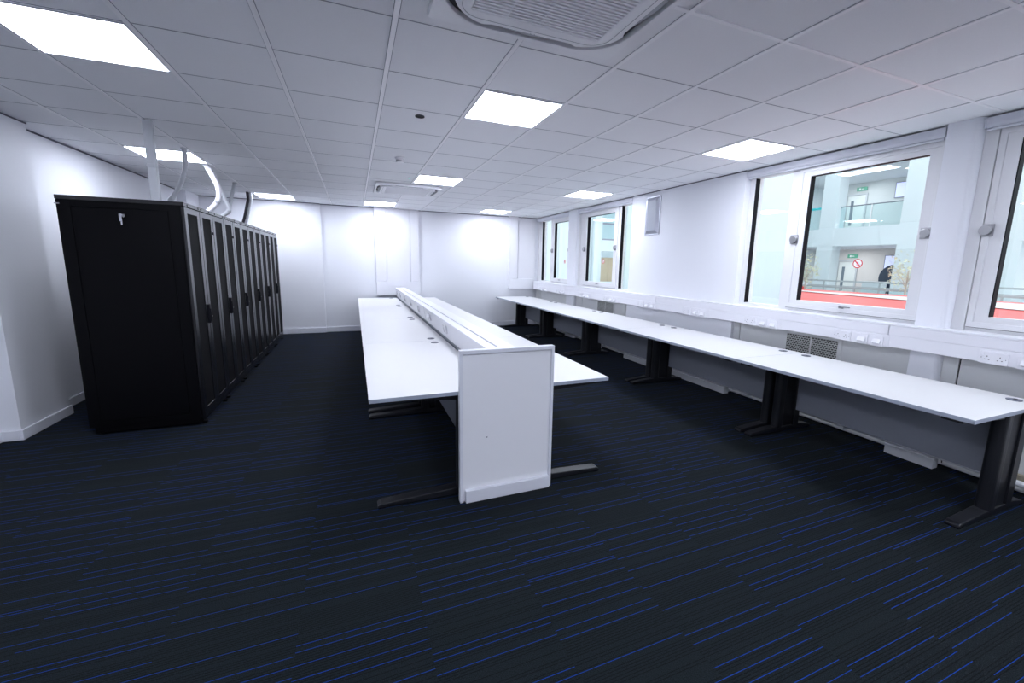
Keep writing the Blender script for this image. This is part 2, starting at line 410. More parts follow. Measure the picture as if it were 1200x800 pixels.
# jamb boards that close the first and third bays beside the frames
bm = new()
box(bm, XR + 0.06, XR + 0.2, -0.575, -0.50, 1.10, 2.60); box(bm, XR + 0.06, XR + 0.2, -2.75, -1.95, 1.10, 2.60)
box(bm, XR + 0.06, XR + 0.2, 5.50, 5.52, 1.10, 2.60); box(bm, XR + 0.06, XR + 0.2, 5.88, 5.90, 1.10, 2.60); box(bm, XR + 0.06, XR + 0.2, 7.60, 7.62, 1.10, 2.60)
struct('trim_6', bm, PVC, bevel=0.002)

# ================================================================== CEILING LIGHTS
LP = [(-1.5, 0.9, 'above the near end of the black cabinets, largest in view', ), (0.9, 0.9, 'above the near end of the central bench'), (3.3, 0.9, 'nearest the large window with the red view'),
      (-2.1, 3.9, 'directly above the black cabinets behind the conduits'), (0.9, 3.9, 'beside the far air conditioning cassette'), (3.3, 3.9, 'above the far window desks before the far windows'),
      (-1.5, 6.9, 'by the back wall over the farthest black cabinet'), (0.3, 6.9, 'behind the far cassette next to the back wall'), (2.7, 6.9, 'next to the back wall, rightmost of the far row')]
t = empty('ceiling_light', (LP[0][0], LP[0][1], H))
bm = new(); s = 0.292; ring(bm, [(-s, -s), (s, -s), (s, s), (-s, s)], [(-s + .012, -s + .012), (s - .012, -s + .012), (s - .012, s - .012), (-s + .012, s - .012)], 'z', -0.004, 0.003); obj('frame', bm, FRAME, t)
bm = new(); s -= .012; box(bm, -s, s, -s, s, -0.001, 0.0025); obj('diffuser', bm, LAMPM, t)
LP += [(-1.5, -2.1, 'added unseen behind the camera on the left'), (0.9, -2.1, 'added unseen above the camera'), (3.3, -2.1, 'added unseen behind the camera by the windows'), (-0.9, -4.5, 'added unseen near the wall behind the camera'), (2.1, -4.5, 'added unseen near the corner behind the camera')]  # five unseen panels added behind the view to light the bench end panel
for k, (x, y, wh) in enumerate(LP):
    o = t if k == 0 else copy_tree(t)
    o.location = (x, y, H)
    tag(o, 'square white ceiling light panel ' + wh, 'ceiling light', 'ceiling light panels')

# ================================================================== AIR CONDITIONING CASSETTES
def cassette(x, y, label):
    t = tag(empty('air_conditioner', (x, y, H)), label, 'air conditioner', 'ceiling cassettes')
    s = 0.475
    bm = new(); ring(bm, rrect(-s, s, -s, s, 0.012, 8), rrect(-0.447, 0.447, -0.447, 0.447, 0.23, 8), 'z', -0.030, 0.0); obj('outer_panel', bm, AC, t, 0.005)
    bm = new(); box(bm, -0.44, 0.44, -0.44, 0.44, -0.006, 0.0); obj('air_slot', bm, ACD, t)
    for k in range(4):
        bm = new(); pr = [(-0.20, -0.397), (-0.12, -0.414), (0, -0.430), (0.12, -0.414), (0.20, -0.397), (0.20, -0.39), (-0.20, -0.39)]
        prism(bm, pr, 'z', -0.028, -0.018)
        bmesh.ops.rotate(bm, verts=bm.verts, cent=(0, 0, 0), matrix=Matrix.Rotation(k * PI / 2, 3, 'Z')); obj('air_flap', bm, ACG, t, 0.002)
    bm = new(); ring(bm, rrect(-0.412, 0.412, -0.412, 0.412, 0.215, 8), rrect(-0.312, 0.312, -0.312, 0.312, 0.006, 8), 'z', -0.040, -0.006)
    for v in bm.verts:                       # sides of the centre panel are pinched in over the flaps
        for i in (0, 1):
            o_ = v.co[1 - i]
            if abs(v.co[i]) > 0.36 and abs(o_) < 0.21: v.co[i] *= 0.955
    obj('centre_panel', bm, AC, t, 0.008)
    bm = new(); ring(bm, rrect(-0.365, 0.365, -0.365, 0.365, 0.10, 8), rrect(-0.362, 0.362, -0.362, 0.362, 0.098, 8), 'z', -0.0408, -0.038); obj('panel_seam', bm, ACG, t)
    gr = new(); box(gr, -0.314, 0.314, -0.314, 0.314, -0.029, -0.010, 1)
    for k in range(30):
        yy = -0.303 + k * 0.0209; box(gr, -0.312, 0.312, yy - 0.0058, yy + 0.0058, -0.039, -0.029, 0)
    for xx in (-0.155, 0.0, 0.155): box(gr, xx - 0.003, xx + 0.003, -0.312, 0.312, -0.038, -0.029, 0)
    obj('intake_grille', gr, [AC, ACD], t)
    for xx in (-0.01, 0.01):
        bm = new(); prism(bm, circ(0.003, 8, xx, 0.385), 'z', -0.0415, -0.038); obj('indicator_dot', bm, ACG, t)
cassette(0.602, -0.60, 'large white ceiling air conditioning cassette with slatted grille, cut by the top picture edge')
cassette(0.587, 4.86, 'small distant white ceiling air conditioning cassette with black curved slot near the back wall')

t = tag(empty('smoke_detector', (0.285, 2.78, H)), 'small white round smoke detector on the ceiling before the far cassette', 'smoke detector')
bm = new(); prism(bm, circ(0.052, 28), 'z', -0.016, 0.002); obj('base', bm, AC, t, 0.004)
bm = new(); prism(bm, circ(0.042, 28), 'z', -0.052, -0.014); obj('sensor_head', bm, AC, t, 0.010)
bm = new(); ring(bm, circ(0.043, 28), circ(0.039, 28), 'z', -0.040, -0.034); obj('vent_ring', bm, ACG, t)
t = tag(empty('ceiling_sensor', (0.297, 1.327, H)), 'small black round recessed hole fitting in a tile before the near light', 'sensor')
bm = new(); ring(bm, circ(0.036, 28), circ(0.030, 28), 'z', -0.003, 0.0035); obj('rim', bm, ACD, t)
bm = new(); prism(bm, circ(0.031, 28), 'z', -0.0005, 0.0035); obj('black_lens', bm, GASK, t)
t = tag(empty('indicator_light', (0.515, 3.90, H)), 'tiny green indicator light on the ceiling beside the far cassette', 'indicator light')
bm = new(); prism(bm, circ(0.012, 14), 'z', -0.003, 0.0035); obj('bezel', bm, AC, t)
bm = new(); prism(bm, circ(0.008, 14), 'z', -0.006, -0.001); obj('green_lens', bm, GLED, t)

# ================================================================== SERVER CABINETS
NR = 6; RW = 0.79; RY0 = 2.30
XF = -1.545
t = empty('server_cabinet', (-1.955, RY0 + RW / 2, 0))
bm = new()
box(bm, -0.40, 0.385, -RW / 2 + .008, RW / 2 - .008, 0.07, 1.955)
obj('cabinet_body', bm, RACK, t, 0.003)
bm = new(); box(bm, -0.405, 0.410, -RW / 2 + .001, RW / 2 - .001, 1.952, 1.985)
for yy in (-0.30, -0.02, 0.06, 0.30): prism(bm, circ(0.010, 10, yy, 1.968), 'x', 0.409, 0.414)
obj('top_cover', bm, RDOOR, t, 0.003)
bm = new(); box(bm, -0.37, 0.372, -RW / 2 + .01, RW / 2 - .01, 0.018, 0.072); obj('plinth', bm, RACK, t, 0.003)
for fx in (-0.34, 0.385):
    for fy in (-0.33, 0.33):
        bm = new(); prism(bm, circ(0.022, 14, fx, fy), 'z', 0.0, 0.02); obj('levelling_foot', bm, RACK, t, 0.002)
for k, sgn in enumerate((-1, 1)):
    y0, y1 = (-RW / 2 + 0.004, -0.003) if sgn < 0 else (0.003, RW / 2 - 0.004)
    z0, z1 = 0.05, 1.946; b = 0.070
    bm = new()
    ring(bm, [(y0, z0), (y1, z0), (y1, z1), (y0, z1)], [(y0 + b, z0 + .10), (y1 - b, z0 + .10), (y1 - b, z1 - .05), (y0 + b, z1 - .05)], 'x', 0.388, 0.410)
    d = obj('door', bm, RDOOR, t, 0.004)
    bm = new(); box(bm, 0.392, 0.403, y0 + b - .004, y1 - b + .004, z0 + .096, z1 - .046); obj('mesh_panel', bm, MESH, d)
    if sgn < 0:
        bm = new(); box(bm, 0.408, 0.432, y1 - 0.052, y1 - 0.012, 0.90, 1.08); box(bm, 0.408, 0.440, y1 - 0.046, y1 - 0.018, 0.915, 1.04)
        obj('door_handle', bm, GASK, d, 0.006)
        bm = new(); prism(bm, circ(0.008, 12, y1 - 0.008, 0.965), 'x', 0.41, 0.437); obj('key_barrel', bm, STEEL, d)
    else:
        bm = new(); prism(bm, circ(0.014, 14, y1 - 0.03, 1.765), 'x', 0.409, 0.417); obj('top_lock', bm, GASK, d, 0.002)
bm = new()
ring(bm, [(-0.40, 0.072), (0.385, 0.072), (0.385, 1.95), (-0.40, 1.95)], [(-0.318, 0.115), (0.302, 0.115), (0.302, 1.905), (-0.318, 1.905)], 'y', -RW / 2 + 0.001, -RW / 2 + 0.009)
sp = obj('side_frame', bm, RACK, t, 0.002)
bm = new(); box(bm, -0.312, 0.296, -RW / 2 + 0.002, -RW / 2 + 0.009, 0.121, 1.899); pn = obj('side_panel', bm, RACK, t, 0.003)
words = ['nearest', 'second', 'third', 'fourth', 'fifth', 'farthest']
racks = [t]
for k in range(1, NR):
    o = copy_tree(t); o.location = (-1.955, RY0 + RW / 2 + k * RW, 0); racks.append(o)
for k, o in enumerate(racks):
    tag(o, 'tall black server cabinet with double mesh doors, %s in the row against the left wall' % words[k] if k else 'tall black server cabinet nearest the viewer, showing its plain side panel with key', 'server cabinet', 'row of black server cabinets')
# key left in the side panel lock of the nearest one
bm = new(); prism(bm, circ(0.012, 16, 0.0, 1.845), 'y', -RW / 2 - 0.018, -RW / 2 - 0.002)
box(bm, -0.018, 0.018, -RW / 2 - 0.024, -RW / 2 - 0.017, 1.838, 1.858)
lk = obj('panel_lock', bm, STEEL, racks[0], 0.002)
bm = new(); box(bm, -0.004, 0.006, -RW / 2 - 0.040, -RW / 2 - 0.018, 1.77, 1.845); box(bm, -0.016, 0.004, -RW / 2 - 0.030, -RW / 2 - 0.024, 1.80, 1.86); obj('key', bm, CHROME, lk, 0.001)
bm = new(); box(bm, -0.405, -0.375, -RW / 2 - 0.012, -RW / 2 - 0.003, 1.913, 1.922); obj('hinge_pin', bm, STEEL, racks[0], 0.001)

# conduits dropping from the ceiling into the cabinets
def conduit(pts, r, label, mt, ribs=1, flat=1.0, collar=True):
    p0 = pts[0]; t = tag(empty('cable_conduit', pts[-1]), label, 'conduit', 'cable conduits above the cabinets')
    o = Vector(pts[-1]); P = [Vector(p) - o for p in pts]; P[-1].z += 0.008; P.insert(-1, P[-1] + Vector((0, 0, 0.03)))
    bm = new(); tube(bm, smooth_path(P, 10), r, 12, flat, 0, ribs); obj('hose', bm, mt, t)
    if collar:
        bm = new(); prism(bm, circ(r * 1.5, 16, P[0].x, P[0].y), 'z', P[0].z - 0.012, P[0].z); obj('ceiling_collar', bm, COND, t, 0.002)
        k = len(P) // 2; q = P[k]; bm = new(); d = (P[k + 1] - P[k - 1]).normalized() * 0.02; tube(bm, [q - d, q + d], r * 1.22, 12); obj('joint_collar', bm, COND, t)
    return t
T = 1.985
t = tag(empty('cable_conduit', (-1.77, 2.44, T)), 'straight flat grey cable duct from the ceiling to the nearest black cabinet', 'conduit', 'cable conduits above the cabinets')
bm = new(); box(bm, -0.032, 0.032, -0.02, 0.02, 0, H - T); obj('duct', bm, COND, t, 0.004)
bm = new(); box(bm, -0.036, 0.036, -0.024, 0.024, 0.28, 0.31); obj('joint_collar', bm, COND, t, 0.003)
conduit([(-1.817, 3.42, H), (-1.814, 3.42, 2.50), (-1.862, 3.42, 2.31), (-1.966, 3.42, 2.12), (-2.06, 3.42, T)], 0.020, 'curved grey cable conduit just right of the straight duct, bending left', COND)
conduit([(-1.86, 4.3, H), (-1.794, 4.3, 2.50), (-1.752, 4.3, 2.363), (-1.773, 4.3, 2.217), (-1.871, 4.3, 2.097), (-1.95, 4.3, T)], 0.027, 'thick bright white curved conduit bowing right above the cabinets', SOCK)
conduit([(-1.935, 4.9, H), (-1.883, 4.9, 2.47), (-1.815, 4.9, 2.28), (-1.796, 4.9, 2.164), (-1.86, 4.9, 2.102), (-1.93, 4.9, T)], 0.024, 'grey conduit with hooked lower end just behind the bright white one', COND)
conduit([(-1.842, 5.6, H), (-1.90, 5.6, 2.43), (-1.95, 5.6, 2.226), (-2.01, 5.6, 2.159), (-2.05, 5.6, T)], 0.022, 'thin pale conduit slanting left, fifth from the near end', COND)
conduit([(-1.841, 6.56, H), (-1.83, 6.56, 2.52), (-1.85, 6.56, 2.431), (-1.932, 6.56, 2.154), (-2.02, 6.56, T)], 0.030, 'farthest conduit, dark on one side, by the far end of the cabinets', COND)
bm = new(); P = [Vector(p) for p in ((-1.862, 6.54, H), (-1.86, 6.54, 2.52), (-1.88, 6.54, 2.431), (-1.95, 6.54, 2.154), (-2.03, 6.54, T + 0.02))]
bl = [o for o in C.objects if o.get('label', '').startswith('farthest conduit')][0]
tube(bm, [p - Vector(bl.location) for p in smooth_path(P, 8)], 0.026, 10); obj('black_cable', bm, COND2, bl)

# ================================================================== DESKS
def make_desk(W, D, foot0, foot1, col0, inset0, inset1, gi, cw=0.31):
    """local frame: front edge at -D/2 on x, width along y, base centre at the origin"""
    t = empty('office_desk')
    x0, x1, y0, y1 = -D / 2, D / 2, -W / 2 + .0012, W / 2 - .0012
    bm = new(); box(bm, x0, x1, y0, y1, 0.708, 0.733)
    for f in bm.faces:
        if abs(f.normal.z) < 0.5 or f.calc_center_median().z < 0.71: f.material_index = 1
    bm.normal_update()
    for f in bm.faces: f.material_index = 0 if f.normal.z > 0.5 else 1
    obj('desktop', bm, [DESK, EDGE], t, 0.0015)
    for yy in (y0 + 0.115, y1 - 0.115):
        bm = new(); prism(bm, circ(0.038, 28, x1 - gi, yy), 'z', 0.732, 0.7375); box(bm, x1 - gi - .004, x1 - gi + .03, yy - .008, yy + .008, 0.7370, 0.7382, 1)
        obj('cable_port', bm, [CAPM, GASK], t, 0.001)
    bm = new(); box(bm, x1 - 0.135, x1 - 0.117, y0 + 0.10, y1 - 0.10, 0.205, 0.700); obj('modesty_panel', bm, MODEST, t, 0.001)
    bm = new(); box(bm, x1 - 0.20, x1 - 0.15, y0 + 0.12, y1 - 0.12, 0.665, 0.700); box(bm, x0 + 0.16, x0 + 0.20, y0 + 0.12, y1 - 0.12, 0.675, 0.702); obj('cross_rail', bm, LEG, t, 0.002)
    for yy in (y0 + 0.10, y1 - 0.10):
        bm = new(); box(bm, x0 + 0.012, x0 + 0.05, yy - 0.05, yy + 0.05, 0.692, 0.7085); obj('fixing_bracket', bm, LEG, t, 0.002)
    for s, ins in ((-1, inset0), (1, inset1)):
        yc = (y0 + ins) if s < 0 else (y1 - ins)
        bm = new()
        # foot: tapered bar, thicker under the column
        a, b = x0 + foot0, x0 + foot1; m0 = x0 + col0
        prism(bm, [(a, 0.006), (a, 0.022), (a + 0.02, 0.032), (m0 - 0.03, 0.052), (m0 + cw + 0.03, 0.052), (b - 0.02, 0.030), (b, 0.020), (b, 0.006)], 'y', yc - 0.036, yc + 0.036)
        leg = obj('leg', bm, LEG, t, 0.005)
        bm = new(); box(bm, a + 0.002, a + 0.045, yc - 0.034, yc + 0.034, 0.0, 0.010); box(bm, b - 0.045, b - 0.002, yc - 0.034, yc + 0.034, 0.0, 0.010); obj('foot_pad', bm, GASK, leg)
        bm = new(); prism(bm, rrect(m0, m0 + 0.105, yc - 0.040, yc + 0.040, 0.036, 6), 'z', 0.045, 0.690); obj('front_column', bm, LEG, leg)
        bm = new(); box(bm, m0 + 0.10, m0 + cw - 0.08, yc - 0.024, yc + 0.024, 0.045, 0.690); box(bm, m0 + cw - 0.08, m0 + cw, yc - 0.036, yc + 0.036, 0.045, 0.690); obj('cable_channel', bm, LEG, leg, 0.003)
        bm = new(); prism(bm, [(x0 + 0.06, 0.707), (x1 - 0.012, 0.707), (x1 - 0.012, 0.680), (m0 + cw, 0.655), (m0, 0.655), (x0 + 0.06, 0.688)], 'y', yc - 0.025, yc + 0.025); obj('top_arm', bm, LEG, leg, 0.003)
    return t
def place(o, x, y, rz, label, group):
    o.location = (x, y, 0); o.rotation_euler = (0, 0, rz); return tag(o, label, 'desk', group)
BP = 1.79; BY0 = 0.262
proto = make_desk(BP, 0.80, 0.03, 0.785, 0.53, 0.10, 0.06, 0.13, 0.22)
ords = ['nearest', 'second', 'third', 'farthest']
for side in (0, 1):
    for k in range(4):
        o = proto if (side == 0 and k == 0) else copy_tree(proto)
        y = BY0 + BP * (k + 0.5)
        place(o, 0.222 if side == 0 else 1.05, y, 0 if side == 0 else PI,
              'white topped office desk, %s of the four in the %s row of the central bench' % (ords[k], 'left' if side == 0 else 'right'), 'desks of the central bench')
wy = [(-1.15, 0.45), (0.45, 2.245), (2.245, 4.04), (4.04, 5.835), (5.835, 7.43)]
wn = make_desk(1.60, 0.88, 0.19, 1.00, 0.51, 0.08, 0.055, 0.105)
wp = make_desk(1.795, 0.88, 0.19, 1.00, 0.51, 0.055, 0.055, 0.105)
wd = ['nearest', 'second', 'middle', 'fourth', 'farthest']
for k, (a, b) in enumerate(wy):
    if k == 0: o = wn
    elif k == 4: o = copy_tree(wn)
    else: o = wp if k == 1 else copy_tree(wp)
    place(o, 2.90 + 0.44, (a + b) / 2, 0, 'long white office desk, %s of the five under the windows' % wd[k] if k else 'white office desk nearest the viewer under the windows, its end leg in full view', 'desks under the windows')

# ------------------------------------------------------------------ bench end panel and trunking
t = tag(empty('end_panel', (0.665, 0.235, 0)), 'upright white end panel with raised border and plinth closing the central bench', 'panel')
bm = new(); box(bm, -0.305, 0.305, -0.004, 0.022, 0.0, 0.985); obj('board', bm, PANEL, t)
bm = new(); ring(bm, [(-0.320, 0.0), (0.320, 0.0), (0.320, 1.000), (-0.320, 1.000)], [(-0.300, -0.0), (0.300, -0.0), (0.300, 0.975), (-0.300, 0.975)], 'y', -0.018, 0.024); obj('border_frame', bm, TRIM, t, 0.002)
bm = new(); box(bm, -0.285, 0.302, -0.034, -0.003, 0.0, 0.082); obj('plinth_board', bm, TRIM, t, 0.003)
bm = new(); prism(bm, circ(0.004, 10, -0.14, 0.42), 'y', -0.006, -0.003); obj('screw_mark', bm, CAPM, t)

t = tag(empty('bench_trunking', (0.69, 0.26, 0.735)), 'long white raised power trunking running down the middle of the central bench', 'trunking')
prof = [(-0.066, 0.032), (-0.096, 0.215), (-0.019, 0.215), (-0.018, 0.203), (-0.006, 0.203), (-0.005, 0.220), (0.106, 0.220), (0.078, 0.032)]
Lb = 7.21
bm = new(); prism(bm, prof, 'y', 0.0, Lb); obj('casing', bm, TRUNK, t)
bm = new(); box(bm, -0.050, 0.045, 0.01, Lb - 0.01, 0.0, 0.033); obj('base_channel', bm, ACG, t)
bm = new(); prism(bm, [(u * 1.01 - .0006, v + (0.0012 if v > .1 else -.0005)) for u, v in prof], 'y', 3.085, 3.092); obj('joint_strip', bm, EDGE, t)

# power sockets
def socket_mesh():
    bm = new(); prism(bm, rrect(-0.074, 0.074, -0.043, 0.043, 0.006, 4), 'x', 0.0, 0.010)
    return bm
def make_double():
    t = empty('power_socket')
    obj('face_plate', socket_mesh(), SOCK, t, 0.002)
    bm = new()
    for cy in (-0.033, 0.033):
        for dy, dz, w_, h_ in ((0, 0.009, 0.0022, 0.0042), (-0.011, -0.013, 0.0035, 0.0022), (0.011, -0.013, 0.0035, 0.0022)):
            box(bm, 0.0085, 0.0108, cy + dy - w_, cy + dy + w_, dz - h_, dz + h_)
    obj('pin_hole', bm, HOLE, t)
    for cy in (-0.058, 0.058):
        bm = new(); prism(bm, rrect(cy - 0.008, cy + 0.008, 0.008, 0.030, 0.003, 3), 'x', 0.009, 0.0135); obj('rocker_switch', bm, SOCK, t, 0.001)
    bm = new()
    for cy in (-0.062, 0.062): prism(bm, circ(0.0028, 10, cy, -0.002), 'x', 0.0095, 0.0112)
    obj('screw', bm, CAPM, t)
    return t
def make_data():
    t = empty('data_outlet')
    bm = new(); prism(bm, rrect(-0.047, 0.047, -0.043, 0.043, 0.006, 4), 'x', 0.0, 0.009); obj('face_plate', bm, SOCK, t, 0.002)
    bm = new(); prism(bm, [(0.008, -0.016), (0.030, -0.016), (0.012, 0.018), (0.008, 0.018)], 'y', -0.030, 0.030)
    # profile is (x, z)
    obj('angled_module', bm, SOCK, t, 0.002)
    bm = new(); box(bm, 0.010, 0.031, -0.022, 0.022, -0.0175, -0.0162); obj('port_opening', bm, HOLE, t)
    return t
dbl = make_double(); dat = make_data()
first_d = [True]; first_o = [True]
def put(kind, loc, rz, label, group, tilt=0.0):
    proto, fl = (dbl, first_d) if kind == 'd' else (dat, first_o)
    o = proto if fl[0] else copy_tree(proto); fl[0] = False
    o.location = loc; o.rotation_euler = (0, tilt, rz)
    return tag(o, label, 'socket' if kind == 'd' else 'data outlet', group)
XT = XR - 0.081
gw = ['nearest', 'second', 'third', 'fourth', 'fifth', 'sixth', 'seventh', 'eighth', 'farthest']
for k in range(9):
    y = [-0.822, 0.188, 1.176, 2.18, 3.19, 4.19, 5.11, 6.12, 7.07][k]
    put('d', (XT, y, 0.945), PI, 'white double power socket of the %s group on the window wall trunking' % gw[k], 'double sockets on the window wall trunking')
    put('o', (XT, y - 0.165, 0.942), PI, 'white data outlet beside the double socket, %s group on the window wall' % gw[k], 'data outlets on the window wall trunking')
    put('o', (XT, y - 0.285, 0.940), PI, 'white data outlet at the near end of the %s group on the window wall' % gw[k], 'data outlets on the window wall trunking')
bw = ['nearest', 'second', 'third', 'fourth', 'fifth', 'sixth', 'farthest']
for k, y in enumerate((1.98, 2.95, 3.88, 4.75, 5.62, 6.42, 7.05)):
    put('d', (0.607, y, 0.862), PI, 'white double power socket on the bench trunking, %s along it' % bw[k], 'double sockets on the bench trunking', tilt=0.16)

# wall trunking under the windows, in lengths
segs = [(-2.9, -0.167), (-0.167, 2.83), (2.83, 5.83), (5.83, 7.52)]
sl = ['nearest length at the right picture edge', 'second length below the large window', 'third length below the blank wall and vent', 'farthest length ending at the back wall']
for k, (a, b) in enumerate(segs):
    t = tag(empty('wall_trunking', (XR, a, 0.905)), 'white two-lid wall trunking, ' + sl[k], 'trunking', 'wall trunking under the windows')
    L_ = b - a - 0.003
    bm = new(); box(bm, -0.072, 0.0, 0.003, L_, 0, 0.182); obj('casing', bm, TRUNK, t, 0.003)
    bm = new(); box(bm, -0.080, -0.071, 0.004, L_ - .001, 0.103, 0.178); obj('upper_lid', bm, TRUNK, t, 0.002)
    bm = new(); box(bm, -0.080, -0.071, 0.004, L_ - .001, 0.003, 0.101); obj('lower_lid', bm, TRUNK, t, 0.002)
    for j, yy in enumerate((-0.947, 0.063, 1.051, 2.055, 3.065, 4.065, 4.985, 5.995, 6.945)):
        if a + .2 < yy < b - .1:
            bm = new(); box(bm, -0.083, -0.079, yy - a - 0.245, yy - a + 0.205, -0.002, 0.098); obj('cover_plate', bm, TRUNK, t, 0.001)

# wall trunking on the back wall
t = tag(empty('wall_trunking', (0.67, YB, 0.78)), 'white trunking on the back wall behind the central bench, two uprights from a low box', 'trunking')
bm = new(); box(bm, -0.455, 0.475, -0.085, 0.0, 0.0, 0.295); obj('low_box', bm, TRUNK, t, 0.003)
for xx, w_ in ((-0.345, 0.115), (0.372, 0.098)):
    bm = new(); box(bm, xx - w_, xx + w_, -0.070, 0.0, 0.297, H - 0.78); box(bm, xx - w_ + .01, xx + w_ - .01, -0.076, -0.069, 0.31, H - 0.785); obj('upright', bm, TRUNK, t, 0.003)
bm = new(); box(bm, -0.226, 0.270, -0.050, 0.0, 0.297, H - 0.78); obj('infill_board', bm, TRUNK, t, 0.002)
bm = new(); box(bm, -0.235, 0.262, -0.092, -0.084, 0.20, 0.34); obj('cover_board', bm, TRUNK, t, 0.002)
t = tag(empty('wall_trunking', (3.39, YB, 0.91)), 'white trunking in the far right corner, one upright above a short horizontal run', 'trunking')
bm = new(); box(bm, -0.11, 0.53, -0.085, 0.0, 0.0, 0.255); obj('low_box', bm, TRUNK, t, 0.003)
bm = new(); box(bm, -0.11, 0.11, -0.070, 0.0, 0.257, H - 0.91); box(bm, -0.10, 0.10, -0.076, -0.069, 0.27, H - 0.915); obj('upright', bm, TRUNK, t, 0.003)
bm = new(); box(bm, 0.13, 0.58, -0.03, 0.0, 0.20, H - 0.99); obj('infill_board', bm, TRUNK, t, 0.002)

# ------------------------------------------------------------------ low heating pipe and boxes on the window wall
t = tag(empty('heating_pipe', (XR - 0.05, 2.5, 0.11)), 'long white pipe along the window wall just above the carpet', 'pipe')
bm = new(); tube(bm, [(0, -4.8, 0), (0, 5.0, 0)], 0.021, 14); obj('pipe', bm, PIPE, t)
bm = new(); box(bm, 0.012, 0.046, -4.8, 5.0, 0.018, 0.055); obj('backing_strip', bm, RUST, t)
for yy in (-3.5, -2.4, -1.35, 1.3, 1.75, 2.8, 3.8, 4.6):
    bm = new(); box(bm, -0.022, 0.05, yy - 0.03, yy + 0.03, -0.045, -0.015); obj('pipe_bracket', bm, PIPE, t, 0.003)
for y0, y1, lb in ((-0.60, -0.27, 'small white box on the carpet edge below the pipe under the nearest window desk'), (1.45, 3.56, 'long white boxed cover under the pipe below the blank wall'), (4.35, 4.95, 'short white box below the pipe under the far window desks')):
    t = tag(empty('pipe_cover', (XR - 0.05, (y0 + y1) / 2, 0)), lb, 'pipe cover')
    L_ = (y1 - y0) / 2
    bm = new(); box(bm, -0.03, 0.048, -L_, L_, 0.002, 0.078); obj('cover', bm, PIPE, t, 0.003)
    bm = new(); box(bm, -0.034, 0.048, -L_, L_, 0.079, 0.086); obj('lid', bm, TRUNK, t)

# ------------------------------------------------------------------ grilles behind the window desks
def grille(yc, label, w_=0.26, z0=0.60, z1=0.862):
    t = tag(empty('wall_grille', (XR + 0.045, yc, z0)), label, 'vent grille', 'twin grilles behind the window desks')
    h = z1 - z0
    bm = new(); box(bm, -0.006, 0.0, -w_ - 0.035, w_ + 0.075, -0.03, h + 0.045); obj('mounting_plate', bm, CLAD, t, 0.001)
    for c in (-w_ / 2 - 0.004, w_ / 2 + 0.004):
        a, b = c - w_ / 2 + 0.006, c + w_ / 2 - 0.006
        bm = new(); box(bm, -0.008, -0.0055, a, b, 0, h, 1)
        nz = 13
        for i in range(nz + 1):
            zz = h * i / nz; box(bm, -0.013, -0.007, a, b, max(0, zz - 0.0035), min(h, zz + 0.0035), 0)
        ny = 9
        for i in range(nz):
            off = 0.5 if i % 2 else 0.0
            for j in range(ny + 1):
                yy = a + (b - a) * (j + off) / ny
                if yy < b: box(bm, -0.0125, -0.007, yy - 0.0025, yy + 0.0025, h * i / nz, h * (i + 1) / nz, 0)
        obj('grille_insert', bm, [GRIL, GRILD], t)
grille(0.545, 'twin dark woven vent grille behind the nearest window desks under the large window')
grille(4.38, 'twin dark vent grille farther along, behind the desks under the far windows')

# ------------------------------------------------------------------ framed vent on the blank wall
t = tag(empty('wall_vent', (XR, 3.125, 2.29)), 'tall narrow silver framed grey vent on the blank wall between the windows', 'vent')
def yz(a, b, c, d): return [(a, c), (b, c), (b, d), (a, d)]
bm = new(); ring(bm, yz(-0.165, 0.165, -0.285, 0.285), yz(-0.150, 0.150, -0.268, 0.268), 'x', -0.012, 0.0); obj('outer_frame', bm, SILVER, t, 0.002)
bm = new()
o_, i_ = yz(-0.152, 0.152, -0.270, 0.270), yz(-0.098, 0.098, -0.215, 0.215)
O = [bm.verts.new((-0.010, *p)) for p in o_]; I = [bm.verts.new((-0.034, *p)) for p in i_]
for i in range(4): bm.faces.new((O[i], I[i], I[(i + 1) % 4], O[(i + 1) % 4]))
obj('sloped_frame', bm, SILVER, t)
bm = new(); box(bm, -0.034, -0.002, -0.099, 0.099, -0.216, 0.216); obj('grey_face', bm, VGREY, t)

# ------------------------------------------------------------------ roller blinds
for k, ((y0, y1), lb) in enumerate(zip(((-2.7, -0.512), (-0.285, 1.49), (3.68, 5.51), (5.90, 7.60)), ('over the window at the right picture edge', 'over the large window with the red view', 'over the window beside the blank wall', 'over the farthest window'))):
    t = tag(empty('roller_blind', (XR + 0.05, (y0 + y1) / 2, H - 0.05)), 'slim pale grey roller blind cassette fully raised ' + lb, 'roller blind', 'roller blinds')
    L_ = (y1 - y0) / 2
    bm = new(); prism(bm, [(-0.045, 0.040), (-0.045, -0.015), (-0.030, -0.032), (0.035, -0.032), (0.035, 0.040)], 'y', -L_, L_); obj('cassette', bm, BLIND, t, 0.006)
    bm = new(); prism(bm, circ(0.010, 12, -0.020, -0.042), 'y', -L_ + 0.01, L_ - 0.01); obj('bottom_bar', bm, BLIND, t)
    for s in (-1, 1):
        bm = new(); box(bm, -0.048, 0.036, s * L_ - 0.004, s * L_ + 0.004, -0.034, 0.042); obj('end_cap', bm, BLIND, t, 0.002)

